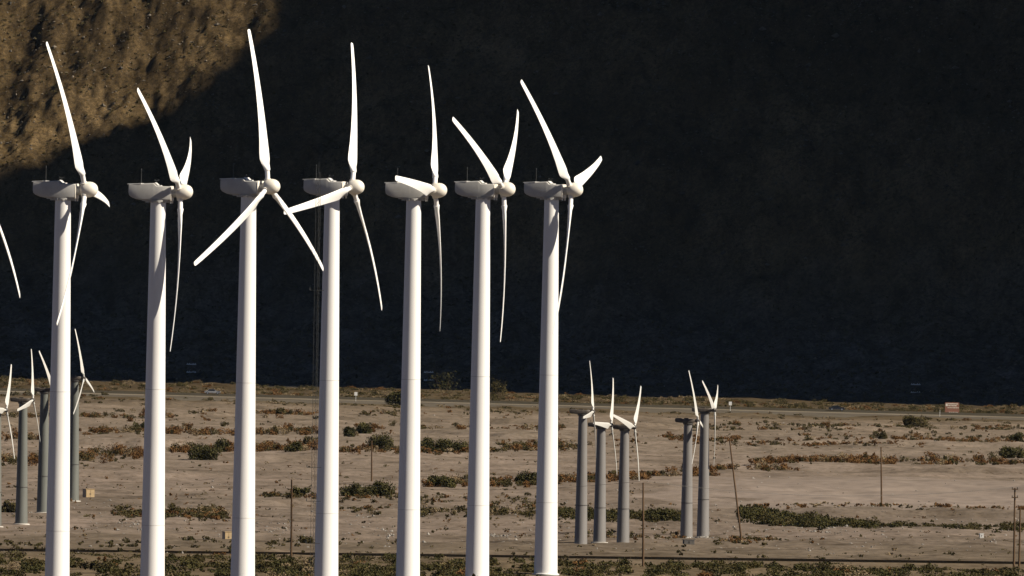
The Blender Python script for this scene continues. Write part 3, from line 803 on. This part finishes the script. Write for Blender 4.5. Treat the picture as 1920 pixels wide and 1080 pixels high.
for k in range(5):                                 # brush belt at the mountain foot
    band([(0,712+6*k),(500,725+5*k),(1000,742+3.6*k),(1920,765+2.8*k)], 190, {'olive':.62,'straw':.26,'rust':.12}, (1,3.2), (.3,.85), 3)
for key, nm, lf, lab in (('rust','dry_scrub',.17,'rusty brown dry scrub in lines across the flat'), ('olive','low_scrub',.16,'low olive scrub over the flat'),
                         ('straw','dry_grass',.15,'pale dry tufts among the scrub'), ('green','green_scrub',.17,'low dark green scrub in thickets')):
    scatter(nm, key, bands[key], lf, lab)

def rocks(name, mat, P, sizes, lab, rng):
    base = np.array([(1,0,0),(-1,0,0),(0,1,0),(0,-1,0),(0,0,1),(0,0,-1)], float)
    tri = np.array([(0,2,4),(2,1,4),(1,3,4),(3,0,4),(2,0,5),(1,2,5),(3,1,5),(0,3,5)])
    n = len(P)
    V = base[None]*rng.uniform(.55,1.3,(n,6,1)) + rng.normal(0,.16,(n,6,3))
    V = V*(sizes[:,None,None]*np.array([1,1,.72])) + P[:,None,:]
    T = (tri[None] + (np.arange(n)*6)[:,None,None]).reshape(-1,3)
    return tag(link(name, np_mesh(name, V.reshape(-1,3), T, M[mat], False)), lab, 'rocks', kind='stuff')
px = RNG.uniform(0,1920,1500); py = np.where(RNG.random(1500) < .75, RNG.uniform(940,1040,1500), RNG.uniform(775,930,1500))
P = np.stack(ground_hits(px, py), -1) + (0, 0, .04)
rocks('rubble', 'stone', np.array(P), np.clip(RNG.lognormal(-1.95,.5,len(P)),.05,.4), 'pale stones strewn over the sand', RNG)
cl = []
for cx, cy, n, sp in ((930,1005,60,22),(960,1008,40,20),(1545,992,60,28),(730,1000,26,14),(250,985,50,26),(520,990,30,14),(1310,1006,60,22),(690,965,18,16)):
    for _ in range(n):
        cl.append((cx+random.gauss(0,sp), cy+random.gauss(0,4)))
cl = np.array(cl); cl = np.stack(ground_hits(cl[:,0], cl[:,1]), -1) + (0, 0, .05)
rocks('rubble', 'stone', cl, np.clip(RNG.lognormal(-1.75,.45,len(cl)),.08,.4), 'white rocks in heaps on the near flat', RNG)
# mountain: boulders and dark brush on the slope
n = 26000
mx = RNG.uniform(-175,175,n); md = RNG.uniform(6,330,n); my = foot(mx)+md
mz = mountain(mx, my); sel = RNG.random(n) < (.35+.9*np.clip(fbm(mx/18,my/25,70,3)+.3,0,1))
P = np.stack([mx,my,mz],-1)[sel]
rocks('boulders', 'darkstone', P, np.clip(RNG.lognormal(-1.25,.5,len(P)),.12,1.2), 'dark boulders strewn over the mountain slope', RNG)
mx = RNG.uniform(-175,175,9500); md = RNG.uniform(6,320,9500); my = foot(mx)+md; mz = mountain(mx,my)
Vs = [leaf_cloud(16, w, h, .28, RNG) + (a,b,c) for a,b,c,w,h in zip(mx,my,mz,RNG.lognormal(.0,.45,9500),RNG.uniform(.35,1.1,9500))]
V = np.concatenate(Vs)
tag(link('mountain_brush', np_mesh('mountain_brush', V, quads(len(V)), M['olive'], False)), 'dark brush dotted over the mountain slope', 'scrub', kind='stuff')

# ------------------------------------------------------------------ haze
hm = bpy.data.materials.new('thin_haze'); hm.use_nodes = True
hn = hm.node_tree; hn.nodes.remove(hn.nodes['Principled BSDF'])
pv = hn.nodes.new('ShaderNodeVolumePrincipled'); pv.inputs['Color'].default_value = (.55, .74, 1, 1); pv.inputs['Density'].default_value = HAZE
hn.links.new(pv.outputs[0], hn.nodes['Material Output'].inputs['Volume'])
hz = MB().box((0, 4000, 650), (36000, 21000, 1500)).mesh('haze', hm)
tag(link('haze', hz), 'thin blue haze in the air before the dark mountain', 'haze', kind='stuff')

# ------------------------------------------------------------------ light, camera
w = bpy.data.worlds.new('World'); S.world = w; w.use_nodes = True
nt = w.node_tree; bg = nt.nodes['Background']
sky = nt.nodes.new('ShaderNodeTexSky'); sky.sky_type = 'NISHITA'; sky.sun_disc = False
sky.sun_elevation = SUN_EL; sky.sun_rotation = math.atan2(SUN.x, SUN.y)
sky.altitude = 400; sky.air_density = .25; sky.dust_density = .0; sky.ozone_density = 3.0
nt.links.new(sky.outputs[0], bg.inputs[0]); bg.inputs[1].default_value = .05
sl = bpy.data.lights.new('sun', 'SUN'); sl.energy = 5; sl.angle = R_(.53); sl.color = (1, .91, .77)
so = bpy.data.objects.new('sun', sl); COL.objects.link(so)
so.rotation_euler = SUN.to_track_quat('Z', 'Y').to_euler()
cam = bpy.data.cameras.new('camera'); co = bpy.data.objects.new('camera', cam); COL.objects.link(co)
cam.sensor_width = 36; cam.lens = F/1920*36; cam.clip_start = 1; cam.clip_end = 60000
co.location = (0, 0, ZC); co.rotation_euler = (math.pi/2, -ROLL, 0)
S.camera = co
S.view_settings.view_transform = 'Standard'; S.view_settings.look = 'None'
S.view_settings.exposure = 0.9; S.view_settings.gamma = 1
S.cycles.max_bounces = 6
